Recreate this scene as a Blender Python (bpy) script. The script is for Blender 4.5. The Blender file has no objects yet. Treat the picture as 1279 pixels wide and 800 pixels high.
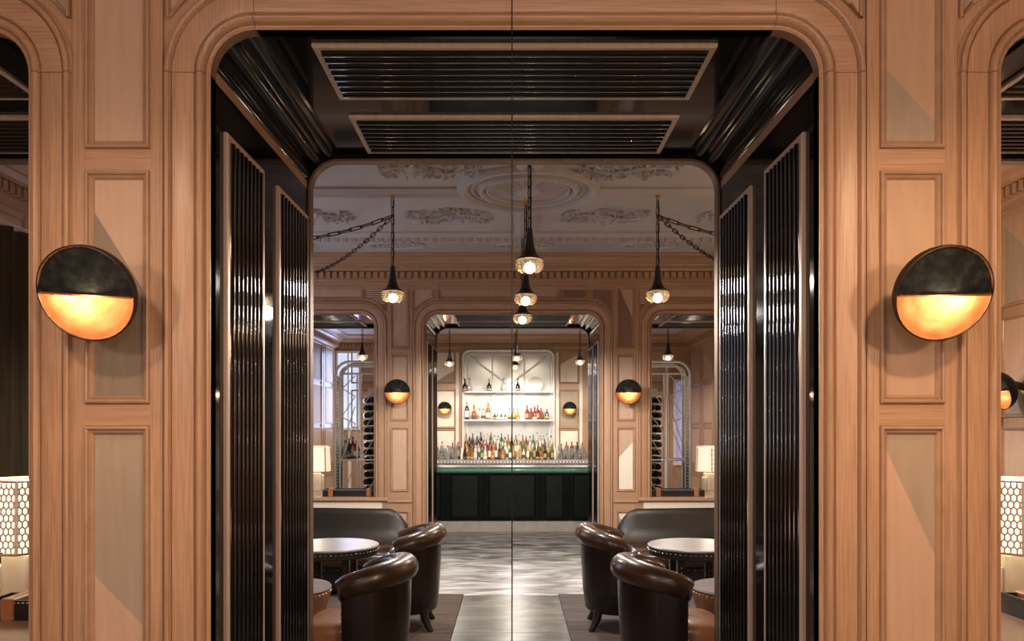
import bpy, math, random
from mathutils import Vector
random.seed(7)
C = bpy.context.scene.collection
PI = math.pi
sc = bpy.context.scene

# ------------------------------------------------------------------ camera
F = 985.6
CAMD = 2.8                     # camera stands this far in front of the near wall (wall plane y = 0)
EYE = 1.55
cam = bpy.data.cameras.new('camera'); camo = bpy.data.objects.new('camera', cam); C.objects.link(camo)
camo.location = (-0.01, -CAMD, EYE); camo.rotation_euler = (PI/2, 0, 0)
cam.sensor_width = 36; cam.lens = F/1279*36; cam.shift_y = 134/1279; cam.clip_start = 0.02
sc.camera = camo
# ------------------------------------------------------------------ exposure, world
sc.view_settings.view_transform = 'Standard'; sc.view_settings.look = 'None'
sc.view_settings.exposure = 0.0; sc.view_settings.gamma = 1; sc.view_settings.use_curve_mapping = False
w = bpy.data.worlds.new('world'); sc.world = w; w.use_nodes = True
w.node_tree.nodes['Background'].inputs[0].default_value = (0.9, 0.75, 0.65, 1)
w.node_tree.nodes['Background'].inputs[1].default_value = 0.02
# ------------------------------------------------------------------ lights of the rooms, most of them unseen
WARM = (1.0, 0.66, 0.40); LAMP = (1.0, 0.91, 0.83); SOFT = (1.0, 0.74, 0.55); COOL = (0.62, 0.72, 1.0); WHITE = (1.0, 0.86, 0.70)
def point(loc, e, col, r=0.06):
    l = bpy.data.lights.new('unseen_light', 'POINT'); l.energy = e; l.color = col; l.shadow_soft_size = r
    o = bpy.data.objects.new('unseen_light', l); C.objects.link(o); o.location = loc; return o
def area(loc, rot, sx, sy, e, col):
    l = bpy.data.lights.new('room_light', 'AREA'); l.shape = 'RECTANGLE'; l.size = sx; l.size_y = sy; l.energy = e; l.color = col
    o = bpy.data.objects.new('room_light', l); C.objects.link(o); o.location = loc; o.rotation_euler = rot; return o
# key and fill lights added in the unseen front room, no fixtures
def down(loc, e, col, ang, blend, r=0.08):
    o = point(loc, e, col, r); l = o.data; l.type = 'SPOT'; l = o.data; l.spot_size = math.radians(ang); l.spot_blend = blend; return o
for x, e, c in ((-1.35, 76, SOFT), (1.35, 128, WARM)): down((x, -1.85, 2.9), e, c, 172, .35)
for x, e, c in ((-1.9, 52, SOFT), (0.15, 42, SOFT), (1.9, 95, WARM)): point((x, -2.7, 2.25), e, c, 0.10)
for x, e, c in ((-1.9, 14, SOFT), (1.9, 10, WARM)): point((x, -2.0, 0.75), e, c, 0.12)
# daylight from the windows at the back of the front room and on the left of the lounge
area((0, -5.8, 2.0), (PI/2, 0, 0), 5.0, 2.0, 35, COOL)
area((-3.95, 4.5, 2.2), (0, -PI/2, 0), 2.0, 3.0, 60, COOL)
area((-3.72, 15.1, 2.4), (-PI/2, 0, 0), 0.45, 1.7, 22, (0.5, 0.62, 1.0))
# spots added to brighten the back bar, no fixtures

for x in (-1.7, -0.6, 0.5, 1.6):
    down((x, 11.4, 3.5), 165, WHITE, 66, .7, .12).rotation_euler = (math.radians(52), 0, 0)
point((3.1, 3.0, 2.5), 34, WARM, .1)  # fill added to brighten the right side wall of the lounge, no lamp there

# ------------------------------------------------------------------ helpers
class MB:
    def __init__(s): s.v = []; s.f = []; s.mi = []
    def add(s, vs, fs, mi=0):
        b = len(s.v); s.v += [tuple(p) for p in vs]
        for f in fs: s.f.append([b+i for i in f]); s.mi.append(mi)
        return s
    def box(s, x0, x1, y0, y1, z0, z1, mi=0):
        vs = [(x, y, z) for z in (z0, z1) for y in (y0, y1) for x in (x0, x1)]
        return s.add(vs, [(0,2,3,1), (4,5,7,6), (0,1,5,4), (2,6,7,3), (0,4,6,2), (1,3,7,5)], mi)
    def bevbox(s, x0, x1, y0, y1, z0, z1, b, mi=0):
        # box with chamfered vertical edges and top / bottom edges
        def ring(i, z): return [(x0+i+b, y0+i, z), (x1-i-b, y0+i, z), (x1-i, y0+i+b, z), (x1-i, y1-i-b, z), (x1-i-b, y1-i, z), (x0+i+b, y1-i, z), (x0+i, y1-i-b, z), (x0+i, y0+i+b, z)]
        vs = ring(b*.7, z0) + ring(0, z0+b) + ring(0, z1-b) + ring(b*.7, z1)
        fs = [[7-i for i in range(8)], [24+i for i in range(8)]]
        for k in range(3):
            for i in range(8): fs.append((k*8+i, k*8+(i+1) % 8, k*8+8+(i+1) % 8, k*8+8+i))
        return s.add(vs, fs, mi)
    def prism(s, pts, y0, y1, mi=0):            # polygon in XZ extruded along y
        n = len(pts)
        vs = [(x, y0, z) for x, z in pts] + [(x, y1, z) for x, z in pts]
        fs = [list(range(n)), [2*n-1-i for i in range(n)]] + [(i+n, (i+1) % n+n, (i+1) % n, i) for i in range(n)]
        return s.add(vs, fs, mi)
    def prism_x(s, pts, x0, x1, mi=0):          # polygon in YZ extruded along x
        n = len(pts)
        vs = [(x0, y, z) for y, z in pts] + [(x1, y, z) for y, z in pts]
        fs = [list(range(n)), [2*n-1-i for i in range(n)]] + [(i+n, (i+1) % n+n, (i+1) % n, i) for i in range(n)]
        return s.add(vs, fs, mi)
    def prism_z(s, pts, z0, z1, mi=0):
        n = len(pts)
        vs = [(x, y, z0) for x, y in pts] + [(x, y, z1) for x, y in pts]
        fs = [[n-1-i for i in range(n)], [n+i for i in range(n)]] + [(i, (i+1) % n, (i+1) % n+n, i+n) for i in range(n)]
        return s.add(vs, fs, mi)
    def strip(s, rows, mi=0, closed=False):     # rows of points skinned together
        n = len(rows[0]); vs = [p for r in rows for p in r]; fs = []
        m = len(rows)
        for k in range(m-1 if not closed else m):
            a = k*n; b = ((k+1) % m)*n
            for i in range(n-1): fs.append((a+i, a+i+1, b+i+1, b+i))
        return s.add(vs, fs, mi)
    def lathe(s, prof, n=24, c=(0,0,0), mi=0, a0=0, a1=2*PI):
        full = abs(a1-a0-2*PI) < 1e-6
        vs = []; fs = []
        m = n if full else n+1
        for r, z in prof:
            for i in range(m):
                a = a0+(a1-a0)*i/n; vs.append((c[0]+r*math.cos(a), c[1]+r*math.sin(a), c[2]+z))
        for k in range(len(prof)-1):
            for i in range(n):
                j = (i+1) % m if full else i+1
                fs.append((k*m+i, k*m+j, k*m+m+j, k*m+m+i))
        return s.add(vs, fs, mi)
    def tube(s, path, r, n=8, mi=0, closed=False, cap=True):
        P = [Vector(p) for p in path]; m = len(P); rr = r if isinstance(r, (list, tuple)) else [r]*m
        rows = []; prev = None
        for i, p in enumerate(P):
            if closed: t = P[(i+1) % m]-P[i-1]
            else: t = P[min(i+1, m-1)]-P[max(i-1, 0)]
            t.normalize()
            if prev is None:
                u = t.orthogonal().normalized()
            else:
                u = (prev-t*prev.dot(t)).normalized()
            prev = u; v = t.cross(u)
            rows.append([tuple(p+(u*math.cos(2*PI*k/n)+v*math.sin(2*PI*k/n))*rr[i]) for k in range(n)])
        vs = [q for row in rows for q in row]; fs = []
        for i in range(m if closed else m-1):
            a = i*n; b = ((i+1) % m)*n
            for k in range(n): fs.append((a+k, a+(k+1) % n, b+(k+1) % n, b+k))
        if cap and not closed: fs += [[n-1-k for k in range(n)], [(m-1)*n+k for k in range(n)]]
        return s.add(vs, fs, mi)
    def sphere(s, c, r, n=12, m=8, mi=0, sz=1.0):
        return s.lathe([(max(1e-4, r*math.sin(PI*k/m)), -r*sz*math.cos(PI*k/m)) for k in range(m+1)], n, c, mi)
    def mesh(s, name, mats, smooth=None):
        me = bpy.data.meshes.new(name); me.from_pydata(s.v, [], s.f)
        for m in (mats if isinstance(mats, (list, tuple)) else [mats]): me.materials.append(m)
        me.polygons.foreach_set('material_index', s.mi)
        if smooth is not None:
            me.polygons.foreach_set('use_smooth', [True]*len(s.f)); me.update()
            me.set_sharp_from_angle(angle=math.radians(smooth))
        me.update(); me.validate(); return me
    def build(s, name, mats, parent=None, smooth=None, loc=(0,0,0), rot=(0,0,0)):
        return put(name, s.mesh(name, mats, smooth), parent, loc, rot)
def put(name, me, parent=None, loc=(0,0,0), rot=(0,0,0)):
    o = bpy.data.objects.new(name, me); C.objects.link(o); o.parent = parent; o.location = loc; o.rotation_euler = rot; return o
def thing(name, label, cat, loc=(0,0,0), rotz=0, group=None):
    o = bpy.data.objects.new(name, None); C.objects.link(o); o.empty_display_size = .1
    o.location = loc; o.rotation_euler = (0, 0, rotz); return tag(o, label, cat, group)
def tag(o, label, cat, group=None):
    o['label'] = label; o['category'] = cat
    if group: o['group'] = group
    return o
def struct(o, label): o['kind'] = 'structure'; o['label'] = label; return o
def stuff(o): o['kind'] = 'stuff'; return o
def dup(root, loc, rotz, label, group=None, mirror=False):
    def cp(o, par):
        c = o.copy(); C.objects.link(c); c.parent = par
        for ch in kids.get(o, ()): cp(ch, c)
        return c
    kids = {}
    for o in list(C.objects):
        if o.parent: kids.setdefault(o.parent, []).append(o)
    r = cp(root, None); r.location = loc; r.rotation_euler = (0, 0, rotz); r['label'] = label
    if group: r['group'] = group
    if mirror: r.scale = (-1, 1, 1)
    return r

# ------------------------------------------------------------------ materials
def mat(name, col, rough=.5, metal=0, coat=0, emit=None, es=0, spec=.5, trans=0, ior=1.45, coat_rough=.05):
    m = bpy.data.materials.new(name); m.use_nodes = True; b = m.node_tree.nodes['Principled BSDF']
    b.inputs['Base Color'].default_value = (*col, 1); b.inputs['Roughness'].default_value = rough; b.inputs['Metallic'].default_value = metal
    b.inputs['Coat Weight'].default_value = coat; b.inputs['Coat Roughness'].default_value = coat_rough
    b.inputs['Specular IOR Level'].default_value = spec; b.inputs['IOR'].default_value = ior
    b.inputs['Transmission Weight'].default_value = trans
    if emit: b.inputs['Emission Color'].default_value = (*emit, 1); b.inputs['Emission Strength'].default_value = es
    return m
def noise_mat(name, cols, scale, stretch, rough=.5, bump=0, detail=6, coat=0, spec=.5, metal=0, distort=0, pos=None, rvar=0, bscale=None):
    m = mat(name, cols[0], rough, metal, coat, spec=spec); nt = m.node_tree; N = nt.nodes; L = nt.links; b = N['Principled BSDF']
    tc = N.new('ShaderNodeTexCoord'); mp = N.new('ShaderNodeMapping'); mp.inputs['Scale'].default_value = stretch
    no = N.new('ShaderNodeTexNoise'); no.inputs['Scale'].default_value = scale; no.inputs['Detail'].default_value = detail; no.inputs['Distortion'].default_value = distort
    cr = N.new('ShaderNodeValToRGB'); e = cr.color_ramp.elements
    pos = pos or [.3+.4*i/(len(cols)-1) for i in range(len(cols))]
    while len(e) < len(cols): e.new(.5)
    for i, c in enumerate(cols): e[i].position = pos[i]; e[i].color = (*c, 1)
    L.new(tc.outputs['Object'], mp.inputs['Vector']); L.new(mp.outputs['Vector'], no.inputs['Vector']); L.new(no.outputs['Fac'], cr.inputs['Fac'])
    L.new(cr.outputs['Color'], b.inputs['Base Color'])
    if bump:
        bp = N.new('ShaderNodeBump'); bp.inputs['Strength'].default_value = bump; bp.inputs['Distance'].default_value = .004
        if bscale:
            n2 = N.new('ShaderNodeTexNoise'); n2.inputs['Scale'].default_value = bscale; n2.inputs['Detail'].default_value = 4
            L.new(tc.outputs['Object'], n2.inputs['Vector']); L.new(n2.outputs['Fac'], bp.inputs['Height'])
        else: L.new(no.outputs['Fac'], bp.inputs['Height'])
        L.new(bp.outputs['Normal'], b.inputs['Normal'])
    return m
def oak(name, a, b_, axis, rough=.34):
    st = {'z': (210, 210, 5.0), 'x': (5.0, 210, 210), 'y': (210, 5.0, 210)}[axis]
    m = noise_mat(name, [tuple(c*.93 for c in a), a, b_, tuple(min(1, c*1.03) for c in b_)], 1.0, st, rough, .22, 4, 0, .5, 0, .2, [.25, .42, .58, .8])
    nt = m.node_tree; N = nt.nodes; L = nt.links; b = N['Principled BSDF']; cr = [n for n in N if n.type == 'VALTORGB'][0]
    tc = [n for n in N if n.type == 'TEX_COORD'][0]
    big = N.new('ShaderNodeTexNoise'); big.inputs['Scale'].default_value = 1.0; big.inputs['Detail'].default_value = 3
    mp2 = N.new('ShaderNodeMapping'); mp2.inputs['Scale'].default_value = {'z': (9, 9, .7), 'x': (.7, 9, 9), 'y': (9, .7, 9)}[axis]
    L.new(tc.outputs['Object'], mp2.inputs['Vector']); L.new(mp2.outputs['Vector'], big.inputs['Vector'])
    r2 = N.new('ShaderNodeMapRange'); r2.inputs['From Min'].default_value = .3; r2.inputs['From Max'].default_value = .7; r2.inputs['To Min'].default_value = .91; r2.inputs['To Max'].default_value = 1.08
    L.new(big.outputs['Fac'], r2.inputs['Value'])
    mx = N.new('ShaderNodeMix'); mx.data_type = 'RGBA'; mx.blend_type = 'MULTIPLY'; mx.inputs['Factor'].default_value = 1
    L.new(cr.outputs['Color'], mx.inputs[6]); L.new(r2.outputs['Result'], mx.inputs[7]); L.new(mx.outputs[2], b.inputs['Base Color'])
    return m
OAKA = (.36, .21, .122); OAKB = (.435, .263, .16)
M = dict(
    oak_v=oak('limed_oak_vertical', OAKA, OAKB, 'z'), oak_h=oak('limed_oak_horizontal', OAKA, OAKB, 'x'), oak_y=oak('limed_oak_side', OAKA, OAKB, 'y'),
    oak_m=noise_mat('limed_oak_moulding', [(.35,.21,.128), (.415,.26,.165)], 12, (1,1,1), .28, .03, 4),
    light=noise_mat('pale_veneer', [(.45,.295,.20), (.50,.335,.235)], 30, (1,1,.12), .5, .05, 4),
    tan=noise_mat('tan_veneer', [(.41,.265,.165), (.465,.305,.195)], 30, (1,1,.12), .5, .05, 4),
    taupe=noise_mat('taupe_veneer', [(.305,.23,.165), (.35,.27,.20)], 30, (1,1,.12), .5, .05, 4),
    shaded_taupe=noise_mat('shaded_taupe_veneer', [(.205,.152,.105), (.245,.185,.13)], 30, (1,1,.12), .5, .05, 4),  # darker taupe, part of its depth is shade put into the colour
    brown=noise_mat('brown_veneer', [(.19,.105,.065), (.235,.135,.085)], 30, (1,1,.12), .5, .05, 4),
    cream=noise_mat('cream_veneer', [(.72,.64,.53), (.78,.70,.58)], 30, (1,1,.12), .5, .05, 4),
    lacquer=noise_mat('black_lacquer', [(.004,.004,.005), (.010,.008,.008)], 3, (1,1,1), .07, 0, 2, 0, .15),
    rod=mat('black_reeded_lacquer', (.004,.004,.005), .10, 0, .5, spec=.5),
    bronze=noise_mat('brushed_bronze', [(.54,.41,.31), (.66,.51,.40)], 40, (1,1,.1), .4, .05, 3, metal=.4),
    bronze_dark=noise_mat('dull_bronze_edge', [(.16,.10,.065), (.24,.16,.11)], 40, (1,1,.1), .45, .05, 3, metal=.5),
    copper=noise_mat('hammered_copper', [(.36,.155,.06), (.54,.27,.12)], 18, (1,1,1), .45, .25, 3, metal=1),
    patina=noise_mat('dark_patina', [(.003,.004,.004), (.007,.009,.008), (.02,.022,.02)], 30, (1,1,1), .5, .8, 6, 0, .22),
    darkmetal=noise_mat('dark_bronze', [(.05,.035,.025), (.10,.065,.04)], 30, (1,1,1), .4, 0, 3, metal=1),
    cone=noise_mat('black_lamp_cone', [(.012,.012,.013), (.03,.025,.02)], 20, (1,1,1), .35, 0, 3),
    brass=mat('aged_brass', (.72,.47,.20), .3, 1),
    plaster=noise_mat('painted_plaster', [(.43,.40,.40), (.49,.46,.46)], 2.0, (1,1,1), .75, .02, 3),
    leather=noise_mat('dark_brown_leather', [(.012,.006,.004), (.034,.015,.008), (.058,.026,.012)], 5, (1,1,1), .24, .12, 4, .5, .5, 0, 0, None, 0, 140),
    leather_dark=noise_mat('near_black_leather', [(.008,.005,.004), (.018,.009,.006)], 5, (1,1,1), .32, .12, 4, .2, .5, 0, 0, None, 0, 140),
    leather_rim=noise_mat('burnished_brown_leather', [(.020,.010,.005), (.046,.022,.011), (.070,.035,.018)], 5, (1,1,1), .28, .12, 4, .15, .5, 0, 0, None, 0, 140),
    leather_tan_lit=noise_mat('tan_lit_leather', [(.20,.09,.04), (.30,.14,.06)], 6, (1,1,1), .35, .1, 4, .2, .5, 0, 0, None, 0, 140),  # tan for the drums; on seats, brown leather with light put into the colour
    leather_sheen=noise_mat('blue_sheen_leather', [(.02,.025,.045), (.035,.045,.08)], 6, (1,1,1), .25, .08, 4, .5, .5, 0, 0, None, 0, 140),  # brown leather with its cool bluish reflection put into the colour
    sofa=noise_mat('olive_brown_leather', [(.010,.007,.004), (.020,.014,.009)], 3, (1,1,1), .42, .1, 4, .0, .4, 0, 0, None, 0, 120),
    darkwood=noise_mat('ebonised_wood', [(.010,.007,.006), (.02,.013,.01)], 8, (4,4,1), .3, 0, 4, .4),
    nail=mat('nailhead_steel', (.75,.70,.62), .25, 1),
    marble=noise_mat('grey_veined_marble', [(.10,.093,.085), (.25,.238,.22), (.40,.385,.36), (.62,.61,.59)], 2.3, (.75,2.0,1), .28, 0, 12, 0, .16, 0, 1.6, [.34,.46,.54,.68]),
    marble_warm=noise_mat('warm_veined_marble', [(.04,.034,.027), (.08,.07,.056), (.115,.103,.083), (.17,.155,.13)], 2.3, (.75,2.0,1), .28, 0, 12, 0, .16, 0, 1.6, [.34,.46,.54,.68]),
    marble_top=noise_mat('pale_marble_top', [(.20,.175,.17), (.30,.27,.26)], 6, (1,2,1), .30, 0, 8),
    rug=noise_mat('brown_woven_rug', [(.028,.018,.012), (.10,.07,.052), (.04,.027,.02)], 5, (.25,5,1), .95, .4, 6),
    rug_grey=noise_mat('grey_brown_woven_rug', [(.03,.023,.021), (.11,.088,.08), (.045,.036,.033)], 5, (.25,5,1), .95, .4, 6),
    green=noise_mat('green_padded_leather', [(.10,.26,.18), (.13,.31,.22)], 12, (1,1,1), .3, .05, 3, .3),
    barfront=noise_mat('dark_green_black_panel', [(.006,.009,.008), (.010,.014,.012)], 9, (1,1,1), .35, 0, 3, 0, .2),
    stone=noise_mat('beige_stone_plinth', [(.42,.38,.34), (.50,.46,.41)], 7, (1,1,1), .35, 0, 4),
    mirror=noise_mat('antique_mirror', [(.58,.60,.56), (.82,.82,.77)], 2.2, (1,1,1), .22, .02, 5, metal=.4),
    silver=noise_mat('silver_bamboo', [(.78,.77,.75), (.92,.91,.89)], 22, (1,1,1), .3, .1, 3, metal=.25),
    shelf=mat('glass_shelf_edge', (.88,.86,.80), .2),
    bulb=mat('lamp_bulb', (1,.8,.5), .4, emit=(1.0,.80,.54), es=22),
    sbulb=mat('sconce_bulb', (1,.8,.5), .4, emit=(1.0,.78,.5), es=10),
    shade=noise_mat('lit_shade_liner', [(.9,.85,.75), (.95,.9,.8)], 4, (1,1,1), .6),
    lampstone=noise_mat('rock_crystal_block', [(.50,.44,.34), (.68,.62,.50)], 7, (1,1,1), .25, .1, 6),
    curtain=noise_mat('dark_olive_velvet', [(.022,.013,.004), (.05,.03,.008)], 4, (8,8,.5), .9),
    black_leather=noise_mat('black_leather_tray', [(.008,.008,.009), (.018,.018,.018)], 14, (1,1,1), .35, .05, 3),
    strap=noise_mat('tan_strap', [(.32,.12,.045), (.42,.17,.07)], 14, (1,1,1), .4, .05, 3),
    steel=mat('thin_dark_steel', (.02,.018,.016), .4, .6),
    win=mat('daylit_pane', (.7,.78,.9), .2, emit=(.62,.74,1.0), es=.75),
    win2=mat('violet_lit_pane', (.4,.4,.6), .2, emit=(.36,.34,.75), es=.38),
    white=mat('white_porcelain', (.86,.84,.80), .2),
)
nb = M['shade'].node_tree.nodes['Principled BSDF']; nb.inputs['Emission Color'].default_value = (1, .83, .60, 1); nb.inputs['Emission Strength'].default_value = 1.15
def globe_glass(name, tint, alpha):
    m = bpy.data.materials.new(name); m.use_nodes = True; nt = m.node_tree; N = nt.nodes; L = nt.links
    for n in list(N):
        if n.type != 'OUTPUT_MATERIAL': N.remove(n)
    out = [n for n in N if n.type == 'OUTPUT_MATERIAL'][0]
    t = N.new('ShaderNodeBsdfTransparent'); t.inputs[0].default_value = (*tint, 1)
    g = N.new('ShaderNodeBsdfGlossy'); g.inputs['Roughness'].default_value = .08
    d = N.new('ShaderNodeBsdfTranslucent'); d.inputs[0].default_value = (*tint, 1)
    m1 = N.new('ShaderNodeMixShader'); m1.inputs[0].default_value = .5
    m2 = N.new('ShaderNodeMixShader'); m2.inputs[0].default_value = alpha
    L.new(g.outputs[0], m1.inputs[1]); L.new(d.outputs[0], m1.inputs[2]); L.new(t.outputs[0], m2.inputs[1]); L.new(m1.outputs[0], m2.inputs[2]); L.new(m2.outputs[0], out.inputs[0])
    return m
M['glass'] = globe_glass('cut_glass', (1, .90, .76), .22)
M['clear'] = globe_glass('clear_glassware', (.93, .95, .95), .3)

# ------------------------------------------------------------------ panelled partition wall with arches
HW, ZT, R = 1.08, 2.962, .158          # middle arch: half width, top, corner radius
SC, SHW, SILL = 2.675, .95, .69         # side arches: centre, half width, sill height
T = 1.4                                 # depth of the arches
PX = 1.4025                             # pier centre
CEIL = 3.64
RW = 4.05                               # half width of the rooms
def arch(cx, hw, z0, off, n=10, zt=ZT, r=R):
    p = [(cx-hw-off, z0), (cx-hw-off, zt-r)]
    for k in range(1, n+1):
        a = PI-PI/2*k/n; p.append((cx-hw+r+(r+off)*math.cos(a), zt-r+(r+off)*math.sin(a)))
    q = [(2*cx-x, z) for x, z in reversed(p)]
    return p+q
CAS = [(0, .05), (0, .004), (.006, -.004), (.012, -.006), (.016, -.001), (.019, -.016), (.026, -.026), (.034, -.029), (.042, -.025), (.047, -.014), (.049, -.003), (.053, -.014), (.058, -.018), (.128, -.018), (.131, -.010), (.134, -.018), (.139, -.028), (.147, -.031), (.154, -.027), (.157, -.012), (.160, -.008), (.166, -.004), (.168, .002)]
def casing(parent, cx, hw, z0):
    n = 10; tot = 2*(n+2)
    def seg(i0, i1, trim):
        rows = []
        for u, v in CAS:
            p = arch(cx, hw, z0, u, n)[i0:i1+1]
            p = [list(q) for q in p]
            if trim == 'L' or trim == 'R': (p[1] if trim == 'L' else p[0])[1] -= .002
            if trim == 'H': p[0][0] += .002; p[1][0] -= .002
            rows.append([(x, v, z) for x, z in p])
        return MB().strip(rows)
    seg(0, 1, 'L').build('casing_jamb', M['oak_v'], parent, 40); seg(tot-2, tot-1, 'R').build('casing_jamb', M['oak_v'], parent, 40)
    seg(1, n+1, '').build('casing_corner', M['oak_v'], parent, 40); seg(n+2, tot-2, '').build('casing_corner', M['oak_h'], parent, 40)
    seg(n+1, n+2, 'H').build('casing_head', M['oak_h'], parent, 40)
def frame_loop(x0, x1, z0, z1, prof):     # mitred moulding round a rectangle, in XZ, u goes inward
    rows = []
    for u, v in prof:
        rows.append([(x0+u, v, z0+u), (x0+u, v, z1-u), (x1-u, v, z1-u), (x1-u, v, z0+u), (x0+u, v, z0+u)])
    return MB().strip(rows)
PM = [(0, 0), (0, -.014), (.003, -.024), (.008, -.027), (.013, -.024), (.015, -.015), (.017, -.013), (.022, -.017), (.026, -.013), (.030, -.003)]
def veneer(parent, x0, x1, z0, z1, split):
    """split: material name, or (zL, zR, upper, lower) for a slanting joint from the left to the right edge"""
    if isinstance(split, str):
        MB().box(x0, x1, -.004, 0, z0, z1).build('veneer_panel', M[split], parent); return
    zl, zr, up, lo = split
    def clip(above):
        pts = [(x0, z0), (x1, z0), (x1, z1), (x0, z1)]; out = []
        f = lambda p: (p[1]-(zl+(zr-zl)*(p[0]-x0)/(x1-x0)))*(1 if above else -1)
        for i in range(4):
            a, b = pts[i], pts[(i+1) % 4]; fa, fb = f(a), f(b)
            if fa >= 0: out.append(a)
            if fa*fb < 0: t = fa/(fa-fb); out.append((a[0]+(b[0]-a[0])*t, a[1]+(b[1]-a[1])*t))
        return out
    for ab, mm in ((True, up), (False, lo)):
        p = clip(ab)
        if len(p) >= 3: MB().prism(p, -.004, 0).build('veneer_panel', M[mm], parent)
FIELDS = [(.20, .49), (.79, 1.527), (1.665, 2.427), (2.565, 3.29)]
def pier(parent, xp, cols, hw=.085, y0=0):
    out = hw+.03
    for (z0, z1), c in zip(FIELDS, cols):
        veneer(parent, xp-hw, xp+hw, z0, z1, c)
        frame_loop(xp-out, xp+out, z0-.03, z1+.03, PM).build('panel_moulding', M['oak_m'], parent, 30)
    for s in (-1, 1):
        a, b = sorted((xp+s*out, xp+s*.158)); MB().box(a, b, -.012, 0, .12, 3.33).build('stile', M['oak_v'], parent)
    zs = [.12]+[z for f in FIELDS for z in (f[0]-.03, f[1]+.03)]+[3.33]
    for k in range(0, len(zs), 2):
        MB().box(xp-out, xp+out, -.012, 0, zs[k]+.001, zs[k+1]-.001).build('rail', M['oak_h'], parent)
    MB().bevbox(xp-.158, xp+.158, -.035, -.0125, .625, .655, .008).build('ledge', M['oak_h'], parent)
    MB().box(xp-.158, xp+.158, -.028, 0, 0, .12).build('plinth', M['oak_h'], parent)
rodcache = {}
def rod_mesh(L, r=.022):
    k = (round(L, 3), r)
    if k not in rodcache:
        rodcache[k] = MB().tube([(0,0,0), (0,0,L)], r, 14).mesh('rod', M['rod'], 50)
    return rodcache[k]
FR = [(0, 0), (0, .012), (.004, .016), (.024, .016), (.028, .012), (.028, 0)]
def reeded_jamb(parent, x, s, ya, yb, z0, z1, nrod):
    # x: jamb plane, s: +1 when the panel faces +x
    rows = []
    for u, v in FR:
        rows.append([(x+s*v, ya+u, z0+u), (x+s*v, ya+u, z1-u), (x+s*v, yb-u, z1-u), (x+s*v, yb-u, z0+u), (x+s*v, ya+u, z0+u)])
    o = MB().strip(rows).build('reeded_panel', M['bronze'], parent, 30)
    w_ = (yb-ya-.056)/nrod; me = rod_mesh(z1-z0-.058, round(w_*.47, 4))
    for k in range(nrod): put('rod', me, o, (x+s*.002, ya+.028+w_*(k+.5), z0+.029))
def reeded_ceiling(parent, cx, hw, ya, yb, z, nrod):
    rows = []
    for u, v in FR:
        rows.append([(cx-hw+u, ya+u, z-v), (cx+hw-u, ya+u, z-v), (cx+hw-u, yb-u, z-v), (cx-hw+u, yb-u, z-v), (cx-hw+u, ya+u, z-v)])
    o = MB().strip(rows).build('reeded_panel', M['bronze'], parent, 30)
    w_ = (yb-ya-.056)/nrod; me = rod_mesh(2*hw-.058, round(w_*.47, 4))
    for k in range(nrod): put('rod', me, o, (cx-hw+.029, ya+.028+w_*(k+.5), z-.002), (0, PI/2, 0))
def lining(parent, cx, hw, z0):
    h = hw+.003; zc = 2.988
    half = [(h, z0), (h, 2.800), (h+.012, 2.803)]
    for a0, a1 in ((2, 40), (42, 62), (64, 86)):   # three rolls wrapped round the corner
        for k in range(0, 9):
            a = math.radians(a0+(a1-a0)*k/8); q = R+.006+.030*(1-math.sin(PI*k/8))*(a1-a0)/38
            half.append((hw-R+q*math.cos(a), ZT-R+q*math.sin(a)))
    half += [(hw-R-.005, ZT+.012), (hw-R-.01, zc)]
    pts = [(cx-x, z) for x, z in half]+[(cx+x, z) for x, z in reversed(half)]
    rows = [[(x, y, z) for x, z in pts] for y in (.048, T-.048)]
    MB().strip(rows).build('lacquer_lining', M['lacquer'], parent, 35)
    for s in (-1, 1):
        for ya, yb, n in ((.135, .576, 8), (.784, 1.30, 9)):
            reeded_jamb(parent, cx+s*h, -s, ya, yb, z0+.16, 2.65, n)
    for ya, yb, n in ((.15, .63, 8), (.83, 1.30, 8)): reeded_ceiling(parent, cx, hw-.32, ya, yb, zc, n)
    # bronze edge on the far side
    p0 = arch(cx, hw, z0, -.010); p1 = arch(cx, hw, z0, .012)
    MB().strip([[(x, T-.052, z) for x, z in p1], [(x, T-.052, z) for x, z in p0], [(x, T+.012, z) for x, z in p0], [(x, T+.012, z) for x, z in p1]]).build('bronze_edge', M['bronze_dark'], parent, 30)
    # dark board between the lining and the rounded far edge
    p = arch(cx, hw, z0, .001); MB().prism([(cx-h-.002, z0), (cx-h-.002, 3.03), (cx+h+.002, 3.03), (cx+h+.002, z0)]+p[::-1], T-.060, T-.0505).build('lacquer_board', M['lacquer'], parent)
COR = [(u, round(EYE+(z-EYE)*.9605, 4)) for u, z in [(0, 3.395), (.018, 3.33), (.022, 3.425), (.05, 3.435), (.06, 3.455), (.085, 3.46), (.085, 3.545), (.15, 3.55), (.155, 3.575), (.185, 3.59), (.22, 3.60), (.225, 3.62), (.25, 3.625), (.27, 3.65), (.31, 3.685), (.355, 3.70), (.36, 3.715), (.40, 3.72)]]+[(.40, CEIL), (0, CEIL)]
def cornice_front(parent, x0, x1, y=0.0, s=-1):     # along x, projecting towards s*y
    MB().prism_x([(y+s*u, z) for u, z in COR], x0, x1).build('cornice', M['oak_h'], parent)
    d = MB(); n = int((x1-x0)/.083)
    for k in range(n):
        xa = x0+.083*k+.015; ya, yb = sorted((y+s*.083, y+s*.135)); d.box(xa, xa+.052, ya, yb, 3.388, 3.462)
    stuff(d.build('dentil_row', M['oak_v'], parent))
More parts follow.
